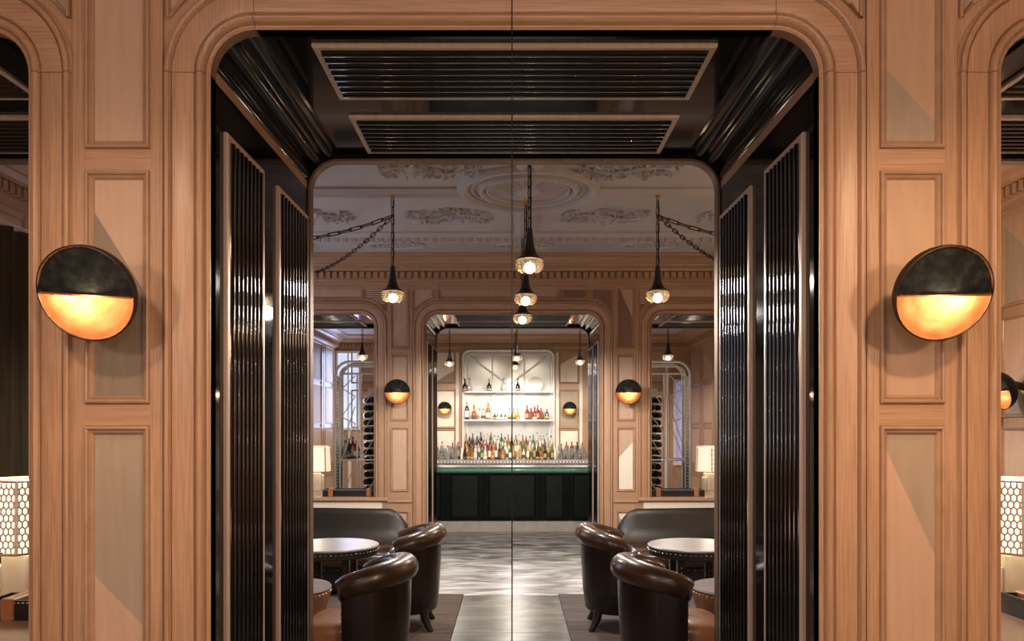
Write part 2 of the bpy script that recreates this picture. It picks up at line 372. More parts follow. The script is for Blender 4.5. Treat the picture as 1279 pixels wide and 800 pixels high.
def cornice_side(parent, y0, y1, x, s):
    MB().prism([(x+s*u, z) for u, z in COR], y0, y1).build('cornice', M['oak_y'], parent)
    d = MB(); n = int((y1-y0)/.083)
    for k in range(n):
        ya = y0+.083*k+.015; xa, xb = sorted((x+s*.083, x+s*.135)); d.box(xa, xb, ya, ya+.052, 3.388, 3.462)
    stuff(d.build('dentil_row', M['oak_v'], parent))
def corner_panel(parent, cx, hw, side, m, grille=False):
    # small frieze panel whose lower edge follows the rounded casing
    ax = cx+side*(hw-R); rr = R+.168+.035; az = ZT-R
    xo = cx+side*(hw+.145); xi = cx+side*(hw-.085)
    xs = [xo+(xi-xo)*k/6 for k in range(7)]
    low = [(x, az+math.sqrt(max(.0, rr*rr-(x-ax)**2))) for x in xs]
    pts = low+[(xi, 3.29), (xo, 3.29)]
    o = MB().prism(pts if side < 0 else pts[::-1], -.006 if not grille else -.004, 0).build('corner_grille' if grille else 'veneer_panel', M[m], parent)
    fr = MB(); P = pts
    cxm = sum(p[0] for p in P)/len(P); czm = sum(p[1] for p in P)/len(P)
    fr.tube([(x, -.010, z) for x, z in P], .007, 6, closed=True); fr.build('panel_moulding', M['oak_m'], parent, 40)
    if grille:
        for k in range(8):
            z = 3.278-.026*k
            ok = [x for x in [xo+(xi-xo)*j/20 for j in range(21)] if z > az+math.sqrt(max(0, rr*rr-(x-ax)**2))+.008]
            if len(ok) > 2: MB().box(min(ok), max(ok), -.016, -.004, z-.006, z+.006).build('slat', M['bronze'], o)
def partition(name, y, label, colL, colR, frz):
    b = MB(); B = RW
    def plate(cx, hw, z0, xa, xb, ya, yb):
        p = arch(cx, hw, z0, 0)
        b.prism([(xa, z0), (xa, CEIL), (xb, CEIL), (xb, z0)]+p[::-1], ya, yb)
    for ya, yb in ((0, .05), (T-.05, T)):
        plate(0, HW, 0, -PX, PX, ya, yb)
        plate(-SC, SHW, SILL, -B, -PX, ya, yb); plate(SC, SHW, SILL, PX, B, ya, yb)
    for s in (-1, 1):
        for a, c in ((HW+.006, SC-SHW-.006), (SC+SHW+.006, B)):
            x0, x1 = sorted((s*a, s*c)); b.box(x0, x1, .05, T-.05, 0, CEIL)
        x0, x1 = sorted((s*(SC-SHW-.006), s*(SC+SHW+.006))); b.box(x0, x1, 0, T, 0, SILL-.04); b.box(x0, x1, .05, T-.05, 3.04, CEIL)
        x0, x1 = sorted((s*PX, s*(SC-SHW))); b.box(x0, x1, 0, .05, 0, SILL); b.box(x0, x1, T-.05, T, 0, SILL)
        x0, x1 = sorted((s*(SC+SHW), s*B)); b.box(x0, x1, 0, .05, 0, SILL); b.box(x0, x1, T-.05, T, 0, SILL)
    b.box(-HW-.006, HW+.006, .05, T-.05, 3.04, CEIL)
    o = b.build(name, M['oak_v'], None, loc=(0, y, 0)); struct(o, label)
    casing(o, 0, HW, 0); lining(o, 0, HW, 0)
    for s in (-1, 1):
        casing(o, s*SC, SHW, SILL); lining(o, s*SC, SHW, SILL)
        x0, x1 = s*SC-SHW-.001, s*SC+SHW+.001
        MB().bevbox(x0-.17, x1+.17, -.05, .0-.001, SILL-.045, SILL, .01).build('window_sill', M['oak_h'], o)
        MB().box(x0, x1, .001, T-.001, SILL-.04, SILL).build('sill_board', M['oak_h'], o)
        MB().box(x0-.1, x1+.1, -.006, 0, .52, SILL-.06).build('apron_board', M['cream'], o)
        frame_loop(x0-.13, x1+.13, .17, .48, PM).build('panel_moulding', M['oak_m'], o, 30)
        MB().box(x0-.10, x1+.10, -.004, 0, .20, .45).build('apron_panel', M['light'], o)
        corner_panel(o, s*SC, SHW, -s, frz[3], True); corner_panel(o, s*SC, SHW, s, 'tan')
        xa, xb = s*SC-.80, s*SC+.80
        MB().box(xa, xb, -.004, 0, 3.165, 3.29).build('frieze_panel', M['light'], o)
        frame_loop(xa-.02, xb+.02, 3.145, 3.31, PM).build('panel_moulding', M['oak_m'], o, 30)
    pier(o, -PX, colL); pier(o, PX, colR)
    pier(o, -(SC+SHW+.168+.12), ['light', 'light', 'tan', 'light'], .05); pier(o, SC+SHW+.168+.12, ['light', 'light', 'tan', 'light'], .05)
    corner_panel(o, 0, HW, -1, frz[0]); corner_panel(o, 0, HW, 1, frz[2])
    veneer(o, -.90, .55, 3.165, 3.29, frz[1]); frame_loop(-.93, .58, 3.145, 3.31, PM).build('panel_moulding', M['oak_m'], o, 30)
    veneer(o, .64, .90, 3.165, 3.29, frz[2]); frame_loop(.61, .93, 3.145, 3.31, PM).build('panel_moulding', M['oak_m'], o, 30)
    cornice_front(o, -B, B); 
    return o
zw1 = lambda py: EYE+(534-py)/352.0
zw2 = lambda py: EYE+(534-py)/100.6
wall_near = partition('wall_front', 0, 'limed oak partition closest to the viewer with black lined arches and two-tone panels',
    ['light', (zw1(718), zw1(780), 'taupe', 'light'), (zw1(266), zw1(362), 'light', 'shaded_taupe'), 'light'],
    ['light', (zw1(562), zw1(692), 'taupe', 'light'), 'tan', (zw1(87), zw1(153), 'tan', 'taupe')], ['tan', 'taupe', 'tan', 'taupe'])
wall_mid = partition('wall_middle', 7.0, 'limed oak partition across the far side of the lounge with arches to the bar',
    ['light', 'light', 'tan', (zw2(424), zw2(404), 'light', 'tan')],
    [(zw2(645), zw2(665), 'cream', 'light'), (zw2(571), zw2(552), 'light', 'cream'), 'light', (zw2(358), zw2(397), 'light', 'brown')], ['light', 'tan', 'brown', 'brown'])

# ------------------------------------------------------------------ room shell
Y0, Y1 = -6.0, 15.2
WB = Y1
fl = MB().box(-RW-.2, RW+.2, Y0-.2, Y1+.2, -.25, -.012).build('floor', M['stone']); struct(fl, 'grey-brown veined marble floor running from the lounge to the bar')
rng = random.Random(3)
def slab(x0, x1, y0, y1, m='marble'):
    g = .0015; o = MB().bevbox(0, x1-x0-2*g, 0, y1-y0-2*g, -.03, 0, .002).build('marble_slab', M[m], fl, loc=(x0+g, y0+g, 0)); return o
ys = [-6, -4.6, -3.2, -1.8, -.4, .45, 1.76, 3.17, 4.51]
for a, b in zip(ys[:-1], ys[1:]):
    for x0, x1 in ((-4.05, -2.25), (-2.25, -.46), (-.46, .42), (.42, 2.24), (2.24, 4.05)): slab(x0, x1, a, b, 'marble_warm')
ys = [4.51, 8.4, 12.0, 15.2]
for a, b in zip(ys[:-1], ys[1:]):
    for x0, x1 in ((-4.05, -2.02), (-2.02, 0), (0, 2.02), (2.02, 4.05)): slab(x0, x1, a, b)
ce = MB().box(-RW-.2, RW+.2, Y0-.2, Y1+.2, CEIL, CEIL+.2).build('ceiling', M['plaster']); struct(ce, 'white plaster ceiling with moulded rose, scrolls and beaded borders')
wl = MB().box(-RW-.2, -RW, Y0-.2, Y1+.2, 0, CEIL).build('wall_left', M['oak_v']); struct(wl, 'limed oak panelled wall on the left side of the rooms')
wr = MB().box(RW, RW+.2, Y0-.2, Y1+.2, 0, CEIL).build('wall_right', M['oak_v']); struct(wr, 'limed oak panelled wall on the right side of the rooms')
wb = MB().box(-RW, RW, Y1, Y1+.2, 0, CEIL).build('wall_back', M['oak_v'], None); struct(wb, 'pale oak wall behind the bar with two-tone panels')
wre = MB().box(-RW, RW, Y0-.2, Y0, 0, CEIL).build('wall_rear', M['oak_v']); struct(wre, 'plain oak wall behind the viewer')
for par, x, s in ((wl, -RW, 1), (wr, RW, -1)):
    cornice_side(par, 1.42, 6.98, x, s); cornice_side(par, 8.42, 15.18, x, s)
def side_panels(par, x, s, y, hw, cols):
    # a bay of panels on a side wall: built flat, then turned to face the room
    h = bpy.data.objects.new('panel_bay', None); C.objects.link(h); h.parent = par; h.location = (x, y, 0); h.rotation_euler = (0, 0, s*PI/2)
    return h
def side_bay(par, x, s, y, hw, cols):
    # panels facing +x (s=1) or -x (s=-1); children placed directly on the wall
    f = (lambda px, py, pz: (x-s*py, y+s*px, pz))
    for (z0, z1), c in zip(FIELDS, cols):
        for ab, mm, tri in (c if isinstance(c, list) else [(None, c, None)]):
            pts = tri or [(-hw, z0), (hw, z0), (hw, z1), (-hw, z1)]
            m = MB(); m.prism(pts, -.006, 0); m.v = [f(*p) for p in m.v]; m.build('veneer_panel', M[mm], par)
        m = frame_loop(-hw-.03, hw+.03, z0-.03, z1+.03, PM); m.v = [f(*p) for p in m.v]; m.build('panel_moulding', M['oak_m'], par, 30)
    for q in (-1, 1):
        a, b = sorted((q*(hw+.03), q*(hw+.16))); m = MB().box(a, b, -.02, 0, .12, 3.33); m.v = [f(*p) for p in m.v]; m.build('stile', M['oak_v'], par)
def tri(hw, z0, z1, zl, zr, up, lo):
    return [(0, up, [(-hw, zl), (hw, zr), (hw, z1), (-hw, z1)]), (0, lo, [(-hw, z0), (hw, z0), (hw, zr), (-hw, zl)])]
for par, x, s in ((wl, -RW, 1), (wr, RW, -1)):
    for y in (2.3, 3.35, 4.4, 5.45, 6.5):
        side_bay(par, x, s, y, .34, ['light', 'light', tri(.34, 1.665, 2.427, 1.8, 2.3, 'light', 'taupe'), tri(.34, 2.565, 3.29, 3.2, 2.6, 'tan', 'taupe')])
    for k, y in enumerate((9.1, 10.2, 11.3, 12.4, 13.5, 14.6)):
        side_bay(par, x, s, y, .36, ['light', 'light' , 'light', tri(.36, 2.565, 3.29, 3.2, 2.75, 'taupe', 'light')])

# wall behind the bar: pilaster panels, cornice
cornice_front(wb, -RW, RW, WB)
def back_pier(x, hw, cols):
    pm = MB()
    for (z0, z1), c in zip([(.9, 1.48), (1.58, 2.38), (2.60, 3.26)], cols):
        pts = [(x-hw, z0), (x+hw, z0), (x+hw, z1), (x-hw, z1)]
        if isinstance(c, str): MB().box(x-hw, x+hw, WB-.006, WB, z0, z1).build('veneer_panel', M[c], wb)
        else:
            zl, zr, up, lo = c
            MB().prism([(x-hw, zl), (x+hw, zr), (x+hw, z1), (x-hw, z1)], WB-.006, WB).build('veneer_panel', M[up], wb)
            MB().prism([(x-hw, z0), (x+hw, z0), (x+hw, zr), (x-hw, zl)], WB-.006, WB).build('veneer_panel', M[lo], wb)
        f = frame_loop(x-hw-.04, x+hw+.04, z0-.04, z1+.04, [(u*1.33, v+WB) for u, v in PM]); f.build('panel_moulding', M['oak_m'], wb, 30)
    for q in (-1, 1):
        a, b = sorted((x+q*(hw+.04), x+q*(hw+.11))); MB().box(a, b, WB-.012, WB, 0, 3.33).build('stile', M['cream'], wb)
back_pier(-1.525, .195, ['cream', 'cream', (2.62, 2.86, 'cream', 'taupe')])
back_pier(1.29, .195, ['cream', 'taupe', (3.0, 3.22, 'tan', 'cream')])
for x in (-2.6, -3.4, 2.35, 3.2): back_pier(x, .24, ['light', 'light', 'light'])
# daylit panes far back on both sides
def pane_window(name, x0, x1, z0, z1, m, label):
    o = frame_loop(x0-.05, x1+.05, z0-.05, z1+.05, [(0, WB), (0, WB-.05), (.05, WB-.05), (.05, WB)]).build(name, M['silver']); struct(o, label)
    MB().box(x0, x1, WB-.012, WB-.002, z0, z1).build('pane', M[m], o)
    MB().box((x0+x1)/2-.015, (x0+x1)/2+.015, WB-.04, WB-.012, z0, z1).build('glazing_bar', M['silver'], o)
pane_window('window_1', -3.98, -3.50, 1.55, 3.25, 'win', 'tall window with cool daylight behind the left display cabinet')
pane_window('window_2', 3.72, 3.98, .75, 2.60, 'win2', 'narrow violet lit window beside the right display cabinet')
# thin dark seam line, built as a rod in the middle of the opening
tr = MB().tube([(-.010, -.045, 0), (-.010, -.045, 3.39)], .0021, 8).build('trim_1', M['steel'], smooth=50); struct(tr, 'thin dark upright seam line, built as a rod, in the near arch')

# ------------------------------------------------------------------ plaster ornament of the lounge ceiling
RX, RY = .13, 4.10
def ring(r0, h, wd): return [(r0-wd/2, 0), (r0-wd*.45, -h*.5), (r0-wd*.2, -h), (r0+wd*.2, -h), (r0+wd*.45, -h*.5), (r0+wd/2, 0)]
rose = MB()
for r0, h, wd in ((.575, .05, .10), (.49, .02, .04), (.415, .045, .06), (.36, .03, .03)): rose.lathe(ring(r0, h, wd), 56, (RX, RY, CEIL))
rose.lathe([(.36, -.004), (.2, -.02), (.06, -.05), (.0005, -.055)], 40, (RX, RY, CEIL))
ro = rose.build('ceiling_rose', M['plaster'], ce, 35)
leaf = MB(); leaf.add([(0, .05, -.035), (.028, .16, -.025), (0, .18, -.05), (-.028, .16, -.025), (0, .33, -.012), (.02, .26, -.012), (-.02, .26, -.012)], [(0,1,2), (0,2,3), (1,5,2), (5,4,2), (3,2,6), (6,2,4)])
lm = leaf.mesh('leaf', M['plaster'], 60)
for k in range(24): put('leaf', lm, ro, (RX, RY, CEIL), (0, 0, 2*PI*k/24))
def bead_strip(pts):                        # moulding strip laid on the ceiling: (x0,x1,y0,y1)
    x0, x1, y0, y1 = pts
    if x1-x0 > y1-y0:
        w_ = y1-y0; return MB().prism_x([(y0, CEIL), (y0, CEIL-.02), (y0+w_*.25, CEIL-.045), (y0+w_*.4, CEIL-.02), (y0+w_*.6, CEIL-.02), (y0+w_*.75, CEIL-.045), (y1, CEIL-.02), (y1, CEIL)], x0, x1)
    w_ = x1-x0; return MB().prism([(x0, CEIL), (x0, CEIL-.02), (x0+w_*.25, CEIL-.045), (x0+w_*.4, CEIL-.02), (x0+w_*.6, CEIL-.02), (x0+w_*.75, CEIL-.045), (x1, CEIL-.02), (x1, CEIL)], y0, y1)
for st in ((-4.0, RX-.57, 4.05, 4.27), (RX+.57, 4.0, 4.05, 4.27), (RX-.11, RX+.11, 1.9, RY-.6), (RX-.11, RX+.11, RY+.6, 5.6), (-3.9, 3.9, 5.6, 5.73), (-3.9, 3.9, 1.75, 1.89)):
    bead_strip(st).build('ceiling_moulding', M['plaster'], ce, 30)
d = MB()
for k in range(80): x = -3.9+.0975*k; d.box(x, x+.055, 5.74, 5.80, CEIL-.075, CEIL)
stuff(d.build('bead_row', M['plaster'], ce))
def scroll(cx, cy, sx, sy, seed):
    r_ = random.Random(seed); m = MB()
    def sp(x, y, rad, turn, n=16, t0=0):
        P = []
        for k in range(n+1):
            t = k/n; a = t0+turn*t*2*PI; q = rad*(1-.85*t); P.append((cx+sx*(x+q*math.cos(a)), cy+sy*(y+q*math.sin(a)), CEIL-.012))
        m.tube(P, [.020*(1-.5*k/n) for k in range(n+1)], 6)
    m.tube([(cx+sx*(-.40+.1*k), cy+sy*(.07*math.sin(k*.9)), CEIL-.012) for k in range(9)], [.024-.0015*k for k in range(9)], 6)
    for x, y, rr, tn, t0 in ((-.22, .13, .10, 1.3, -1.5), (.02, -.12, .09, -1.3, 1.5), (.2, .1, .075, 1.2, -1.5), (-.34, -.08, .06, -1.2, 1.4), (.33, -.06, .05, -1.2, 1.4)): sp(x, y, rr, tn, 14, t0)
    for k in range(110):
        x = r_.uniform(-.42, .42); y = r_.uniform(-.22, .22)*(1-abs(x)); a = r_.uniform(0, PI); l = r_.uniform(.018, .042)
        dx, dy = l*math.cos(a), l*math.sin(a); ox, oy = -dy*.35, dx*.35
        X = cx+sx*x; Y = cy+sy*y
        m.add([(X-dx, Y-dy, CEIL-.002), (X+ox, Y+oy, CEIL-.006), (X+dx, Y+dy, CEIL-.03), (X-ox, Y-oy, CEIL-.006), (X, Y, CEIL-.04)], [(0,1,4), (1,2,4), (2,3,4), (3,0,4)])
    m.build('plaster_scroll', M['plaster'], ce, 60)
for i, (x, y, sx, sy) in enumerate(((-.62, 4.96, 1, 1.25), (.90, 4.96, -1, 1.25), (-.66, 3.55, 1, -1.2), (.92, 3.55, -1, -1.2), (-2.0, 4.96, 1, 1.25), (2.25, 4.96, -1, 1.25), (-2.0, 3.55, 1, -1.2), (2.25, 3.55, -1, -1.2))): scroll(x, y, sx, sy, i)
for x in (-2.6, -1.33, .13, 1.55, 2.8):
    m = MB(); m.tube([(x+.31*math.cos(2*PI*k/28), 6.18+.14*math.sin(2*PI*k/28), CEIL-.01) for k in range(28)], .022, 6, closed=True)
    for k in range(9): m.sphere((x-.2+.05*k, 6.18+.03*math.sin(k*2), CEIL-.004), .028, 6, 4)
    m.build('plaster_oval', M['plaster'], ce, 60)

# ------------------------------------------------------------------ sconces
def make_sconce(label, loc, rotz=0, tilt=22, roll=0, group=None, energy=4.2):
    # faces local -y, base at the wall behind
    o = thing('wall_sconce', label, 'wall lamp', loc, rotz, group)
    Rr = .158; ct, st = math.cos(math.radians(tilt)), math.sin(math.radians(tilt)); cr, sr = math.cos(math.radians(roll)), math.sin(math.radians(roll))
    def tf(m):
        out = []
        for x, y, z in m.v:
            x, z = x*cr-z*sr, x*sr+z*cr
            y, z = y*ct+z*st*-1, z*ct+y*st    # top leans out towards the room
            out.append((x, y-.235, z))
        m.v = out; return m
    def bowl(r0, d): return [(max(1e-4, r0*math.sin(PI/2*k/10)), d*math.cos(PI/2*k/10)) for k in range(11)]
    def ly(prof, n=36):                     # lathe round y
        m = MB().lathe(prof, n); m.v = [(x, z, y) for x, y, z in m.v]; m.f = [f[::-1] for f in m.f]; return m
    bo = tf(ly(bowl(Rr, .13))).build('bowl', M['patina'], o, 60)
    m = ly(bowl(Rr-.006, .122)); m.f = [f[::-1] for f in m.f]; tf(m).build('bowl_lining', M['copper'], bo, 60)
    tf(ly([(Rr-.006, 0), (Rr-.004, -.005), (Rr, -.004), (Rr, .002)])).build('rim', M['darkmetal'], bo, 60)
    # half cover over the upper half of the mouth, slightly domed
    m = MB(); n = 20; rows = []
    for j in range(6):
        q = (Rr-.008)*(j/5); rows.append([(q*math.cos(PI*k/n), .004-.012*math.cos(PI/2*j/5), q*math.sin(PI*k/n)) for k in range(n+1)])
    m.strip(rows); b_ = MB(); b_.strip([[(x, y+.006, z) for x, y, z in r] for r in rows]); m.add(b_.v, b_.f)
    hc = tf(m).build('half_cover', M['patina'], o, 60)
    tf(MB().box(-Rr+.009, Rr-.009, -.012, .006, -.006, 0)).build('cover_edge', M['copper'], hc)
    tf(MB().sphere((0, .055, .075), .018, 12, 8)).build('bulb', M['sbulb'], o, 60)
    MB().tube([(0, -.106, .049), (0, -.01, .030)], .030, 12).build('neck', M['darkmetal'], o, 50)
    m = MB().lathe([(0.001, 0), (.062, 0), (.062, .012), (.05, .018), (.001, .018)], 24); m.v = [(x, -z, y+.03) for x, y, z in m.v]; m.build('back_plate', M['brass'], o, 40)
    l = bpy.data.lights.new('sconce_light', 'POINT'); l.energy = energy; l.color = (1, .74, .48); l.shadow_soft_size = .012
    lo = bpy.data.objects.new('sconce_light', l); C.objects.link(lo); lo.parent = o
    v = tf(MB().add([(0, -.020, -.030)], [])).v[0]; lo.location = v
    return o
ZS = 1.985
make_sconce('large copper bowl sconce with black half cover on the near left pier', (-PX+.008, 0, ZS), 0, 22, -3.5)
make_sconce('large copper bowl sconce with black half cover on the near right pier', (PX-.008, 0, ZS), 0, 22, 1)
make_sconce('copper bowl sconce with black cover on the far lounge pier left of the bar arch', (-PX, 7.0, ZS), 0, 22, energy=2.2)
make_sconce('copper bowl sconce with black cover on the far lounge pier right of the bar arch', (PX, 7.0, ZS), 0, 22, energy=2.2)
make_sconce('tiny bowl sconce on cream panel left of the back bar mirror', (-1.525, WB, ZS), 0, 22, energy=2.2)
make_sconce('tiny bowl sconce on brown panel right of the back bar mirror', (1.29, WB, ZS), 0, 22, energy=2.2)
make_sconce('bowl sconce on the right side wall seen through the right-hand arch', (RW, 3.42, 1.84), -PI/2, 22)

# ------------------------------------------------------------------ pendant lamps
def link_mesh(L, r):
    P = []
    for k in range(8): a = PI*k/7; P.append((.014*math.cos(a), 0, L/2-.014+.014*math.sin(a)))
    for k in range(8): a = PI+PI*k/7; P.append((.014*math.cos(a), 0, -L/2+.014+.014*math.sin(a)))
    return MB().tube(P, r, 5, closed=True)
def chain_mb(path, L=.085, r=.0045):
    # links strung along a polyline
    P = [Vector(p) for p in path]; seg = [0]
    for a, b in zip(P[:-1], P[1:]): seg.append(seg[-1]+(b-a).length)
    n = max(1, int(seg[-1]/(L*.82))); out = MB()
    base = link_mesh(L, r)
    for k in range(n):
        d0 = (k+.5)*seg[-1]/n; j = max(i for i in range(len(seg)-1) if seg[i] <= d0)
        t = (P[j+1]-P[j]).normalized(); c = P[j]+t*(d0-seg[j])
        u = t.orthogonal().normalized(); v = t.cross(u)
        if k % 2: u, v = v, u
        out.add([tuple(c+u*x+v*y+t*z) for x, y, z in base.v], base.f)
    return out
def make_pendant(label, x, y, zl, group=None, chains=(), energy=16, ceil=CEIL, col=LAMP):
    o = thing('pendant_lamp', label, 'pendant lamp', (x, y, zl), 0, group)
    MB().lathe([(.001, -.07), (.018, -.065), (.02, -.03), (.05, -.012), (.055, 0), (.001, 0)], 20, (0, 0, ceil-zl)).build('canopy', M['brass'], o, 40)
    chain_mb([(0, 0, ceil-zl-.06), (0, 0, .27)]).build('chain', M['darkmetal'], o, 50)
    MB().tube([(0.004, 0, ceil-zl-.06), (0.004, 0, .25)], .0035, 6).build('cord', M['steel'], o)
    co_ = MB().lathe([(.010, .275), (.020, .265), (.026, .20), (.036, .13), (.048, .095), (.001, .095)], 24).build('cone', M['cone'], o, 50)
    MB().lathe([(.047, .098), (.060, .075), (.086, .056), (.100, .048), (.100, .040), (.06, .046)], 28).build('flared_collar', M['darkmetal'], co_, 50)
    gg = MB().lathe([(.088, .045), (.102, .024), (.102, -.006), (.086, -.032), (.054, -.056)], 16).build('glass_globe', M['glass'], o)
    m = MB()
    for k in range(16):
        a = 2*PI*k/16; m.tube([(.103*math.cos(a), .103*math.sin(a), .022), (.103*math.cos(a+.2), .103*math.sin(a+.2), -.006), (.086*math.cos(a), .086*math.sin(a), -.032)], .003, 4)
    m.build('cage', M['brass'], gg)
    MB().sphere((0, 0, -.014), .040, 14, 10).build('bulb', M['bulb'], o, 60)
    for pts in chains:
        chain_mb([(px-x, py-y, pz-zl) for px, py, pz in pts], .12, .0055).build('swag_chain', M['darkmetal'], o, 50)
    l = bpy.data.lights.new('pendant_light', 'SPOT'); l.energy = energy; l.color = col; l.shadow_soft_size = .05; l.spot_size = math.radians(178); l.spot_blend = .35
    lo = bpy.data.objects.new('pendant_light', l); C.objects.link(lo); lo.parent = o; lo.location = (0, 0, -.12)
    return o
def swag(a, b, sag, n=14):
    return [tuple(a[i]+(b[i]-a[i])*k/n-(sag*4*(k/n)*(1-k/n) if i == 2 else 0) for i in range(3)) for k in range(n+1)]
ZL = 2.715; E = 115
make_pendant('pendant lamp nearest the viewer, large in the middle below the ceiling rose', .117, 2.88, ZL, energy=E)
make_pendant('second middle pendant lamp, hanging just behind the nearest one', .114, 4.37, ZL, energy=E)
make_pendant('third middle pendant lamp, lowest of the three in a line', .102, 5.64, ZL, energy=E)
A = (-1.068, 4.20, 3.43)
make_pendant('lounge pendant lamp left of the bar arch with chains swagged to the left', -1.068, 4.20, ZL, chains=(swag(A, (-3.2, 4.20, 3.37), .20), swag(A, (-2.35, 6.6, 3.40), .07)), energy=E)
A = (1.283, 4.20, 3.43)
make_pendant('lounge pendant lamp right of the bar arch with chains swagged to the right', 1.283, 4.20, ZL, chains=(swag(A, (3.4, 4.20, 3.37), .20), swag(A, (2.75, 6.6, 3.40), .07)), energy=E)
def at(px, py, D): return (-.01+(px-639)*D/F, D-CAMD, EYE+(534-py)*D/F)
for lab, px, py, D in (('small pendant lamp seen inside the bar arch at its left', 561, 454, 16.2), ('small pendant lamp seen inside the bar arch at its right', 724, 452, 16.2),
                       ('small pendant lamp in the middle of the bar arch, higher of two', 645, 447, 14.8), ('reflection of the middle bar pendant, built as a lamp farther back', 643, 458, 16.9),  # the farther one stands in for a reflection of the first
                       ('pendant lamp seen through the left side arch above the silver cabinet', 452, 446, 14.4), ('pendant lamp seen through the right side arch above the silver cabinet', 834, 446, 14.4)):
    x, y, z = at(px, py, D); make_pendant(lab, x, y, z, energy=75, col=LAMP)

# ------------------------------------------------------------------ table lamps, trays on the sills
def make_lamp(label, loc, rotz):
    o = thing('table_lamp', label, 'table lamp', loc, rotz, 'lattice table lamps on the sills')
    MB().bevbox(-.075, .075, -.06, .06, 0, .25, .012).build('base', M['lampstone'], o)
    MB().bevbox(-.115, -.078, -.045, .045, 0, .19, .01).build('crystal_block', M['lampstone'], o); MB().bevbox(.078, .112, -.04, .05, 0, .22, .01).build('crystal_block', M['lampstone'], o)
    MB().tube([(0, 0, .25), (0, 0, .30)], .012, 10).build('stem', M['bronze'], o, 50)
    Rb, Rt, z0, z1 = .212, .200, .262, .605
    def hexa(r, z, k): a = PI/3*k; return (r*math.cos(a), r*math.sin(a), z)
    m = MB(); k6 = range(6)
    m.add([hexa(Rb-.008, z0+.01, k) for k in k6]+[hexa(Rt-.008, z1-.01, k) for k in k6], [(k, (k+1) % 6, (k+1) % 6+6, k+6) for k in k6]); sl = m.build('shade_liner', M['shade'], o)
    m = MB()
    for k in k6:
        m.tube([hexa(Rb, z0, k), hexa(Rt, z1, k)], .008, 5); m.tube([hexa(Rb, z0, k), hexa(Rb, z0, k+1)], .007, 5); m.tube([hexa(Rt, z1, k), hexa(Rt, z1, k+1)], .007, 5)
    m.build('shade_frame', M['bronze'], sl)
    m = MB(); cw, chh = .0283, .034
    for k in k6:
        a0, a1, b0, b1 = Vector(hexa(Rb, z0, k)), Vector(hexa(Rb, z0, k+1)), Vector(hexa(Rt, z1, k)), Vector(hexa(Rt, z1, k+1))
        nrm = (a1-a0).cross(b0-a0).normalized()
        def P(u, v): p = a0.lerp(a1, u).lerp(b0.lerp(b1, u), v); return p
        nc, nr = 8, 11
        def bar(u0, v0, u1, v1):
            if not (-.01 <= min(u0, u1) and max(u0, u1) <= 1.01 and max(v0, v1) <= 1.01): return
            p, q = P(u0, v0), P(u1, v1); t = (q-p).normalized(); s_ = t.cross(nrm)*.0034; m.add([p-s_, p+s_, q+s_, q-s_], [(0,1,2,3)])
        for j in range(nr):
            for i in range(nc+1):
                off = .5 if j % 2 else 0; u = (i+off)/nc; v = j/nr; dv = 1/nr
                bar(u, v+dv*.18, u, v+dv*.82); bar(u, v+dv*.82, u+.5/nc, v+dv*1.18); bar(u, v+dv*.82, u-.5/nc, v+dv*1.18)
    m.build('shade_lattice', M['bronze'], sl)
    l = bpy.data.lights.new('table_lamp_light', 'POINT'); l.energy = 9; l.color = WHITE; l.shadow_soft_size = .06
    lo = bpy.data.objects.new('table_lamp_light', l); C.objects.link(lo); lo.parent = o; lo.location = (0, 0, .70)
    return o
lp = make_lamp('lit lattice table lamp on the sill of the near left-hand arch', (-2.43, 1.10, SILL), math.radians(-5))
G = 'lattice table lamps on the sills'
def lamp2(lab, loc, rz):
    o = dup(lp, loc, rz, lab, G); return o
lamp2('lit lattice table lamp on the sill of the near right-hand arch', (2.45, 1.10, SILL), math.radians(13))
lamp2('lit lattice table lamp on the far sill, left side arch behind the sofa', (-2.70, 8.0, SILL), math.radians(22))
lamp2('lit lattice table lamp on the far sill, right side arch behind the sofa', (2.70, 8.0, SILL), math.radians(22))
def make_tray(label, loc, w_):
    o = thing('leather_tray', label, 'tray', loc, 0, 'black leather trays on the sills')
    m = MB(); t = .012
    m.box(-w_, w_, -.09, .09, 0, .015); m.box(-w_, w_, -.09, -.09+t, .015, .09); m.box(-w_, w_, .09-t, .09, .015, .09); m.box(-w_, -w_+t, -.09+t, .09-t, .015, .09); m.box(w_-t, w_, -.09+t, .09-t, .015, .09)
    m.build('tray_box', M['black_leather'], o)
    for s in (-1, 1):
        MB().bevbox(s*(w_-.10)-.03, s*(w_-.10)+.03, -.100, .100, -.0, .098, .006).build('strap', M['strap'], o)
    d_ = MB()
    for k in range(int(2*w_/.02)): d_.box(-w_+.02*k+.004, -w_+.02*k+.014, -.0918, -.09, .078, .081)
    stuff(d_.build('stitching', M['white'], o)); return o
make_tray('black leather tray with tan strap before the lamp, near left-hand arch', (-2.02, .81, SILL), .34)
make_tray('black leather tray before the lamp, near right-hand arch', (2.62, .81, SILL), .34)
make_tray('black leather tray on the far sill of the left side arch', (-2.05, 7.2, SILL), .34)
make_tray('black leather tray on the far sill of the right side arch', (2.07, 7.2, SILL), .34)

# ------------------------------------------------------------------ curtain on the left side wall
m = MB(); rows = []
for z in (0.02, 3.1):
    rows.append([(-RW+.14+.05*math.sin(k*.9)+.015*math.sin(k*2.3), 2.6+.03*k, z) for k in range(60)])
m.strip(rows); rows2 = [[(x-.02, y, z) for x, y, z in r] for r in rows]; m.strip(rows2[::-1])
cu = m.build('curtain', M['curtain'], None, 60); tag(cu, 'dark olive velvet curtain glimpsed through the left-hand arch', 'curtain')
po = MB().tube([(-RW+.14, 2.5, 3.12), (-RW+.14, 4.5, 3.12)], .02, 10).build('curtain_rail', M['bronze'], cu, 50)

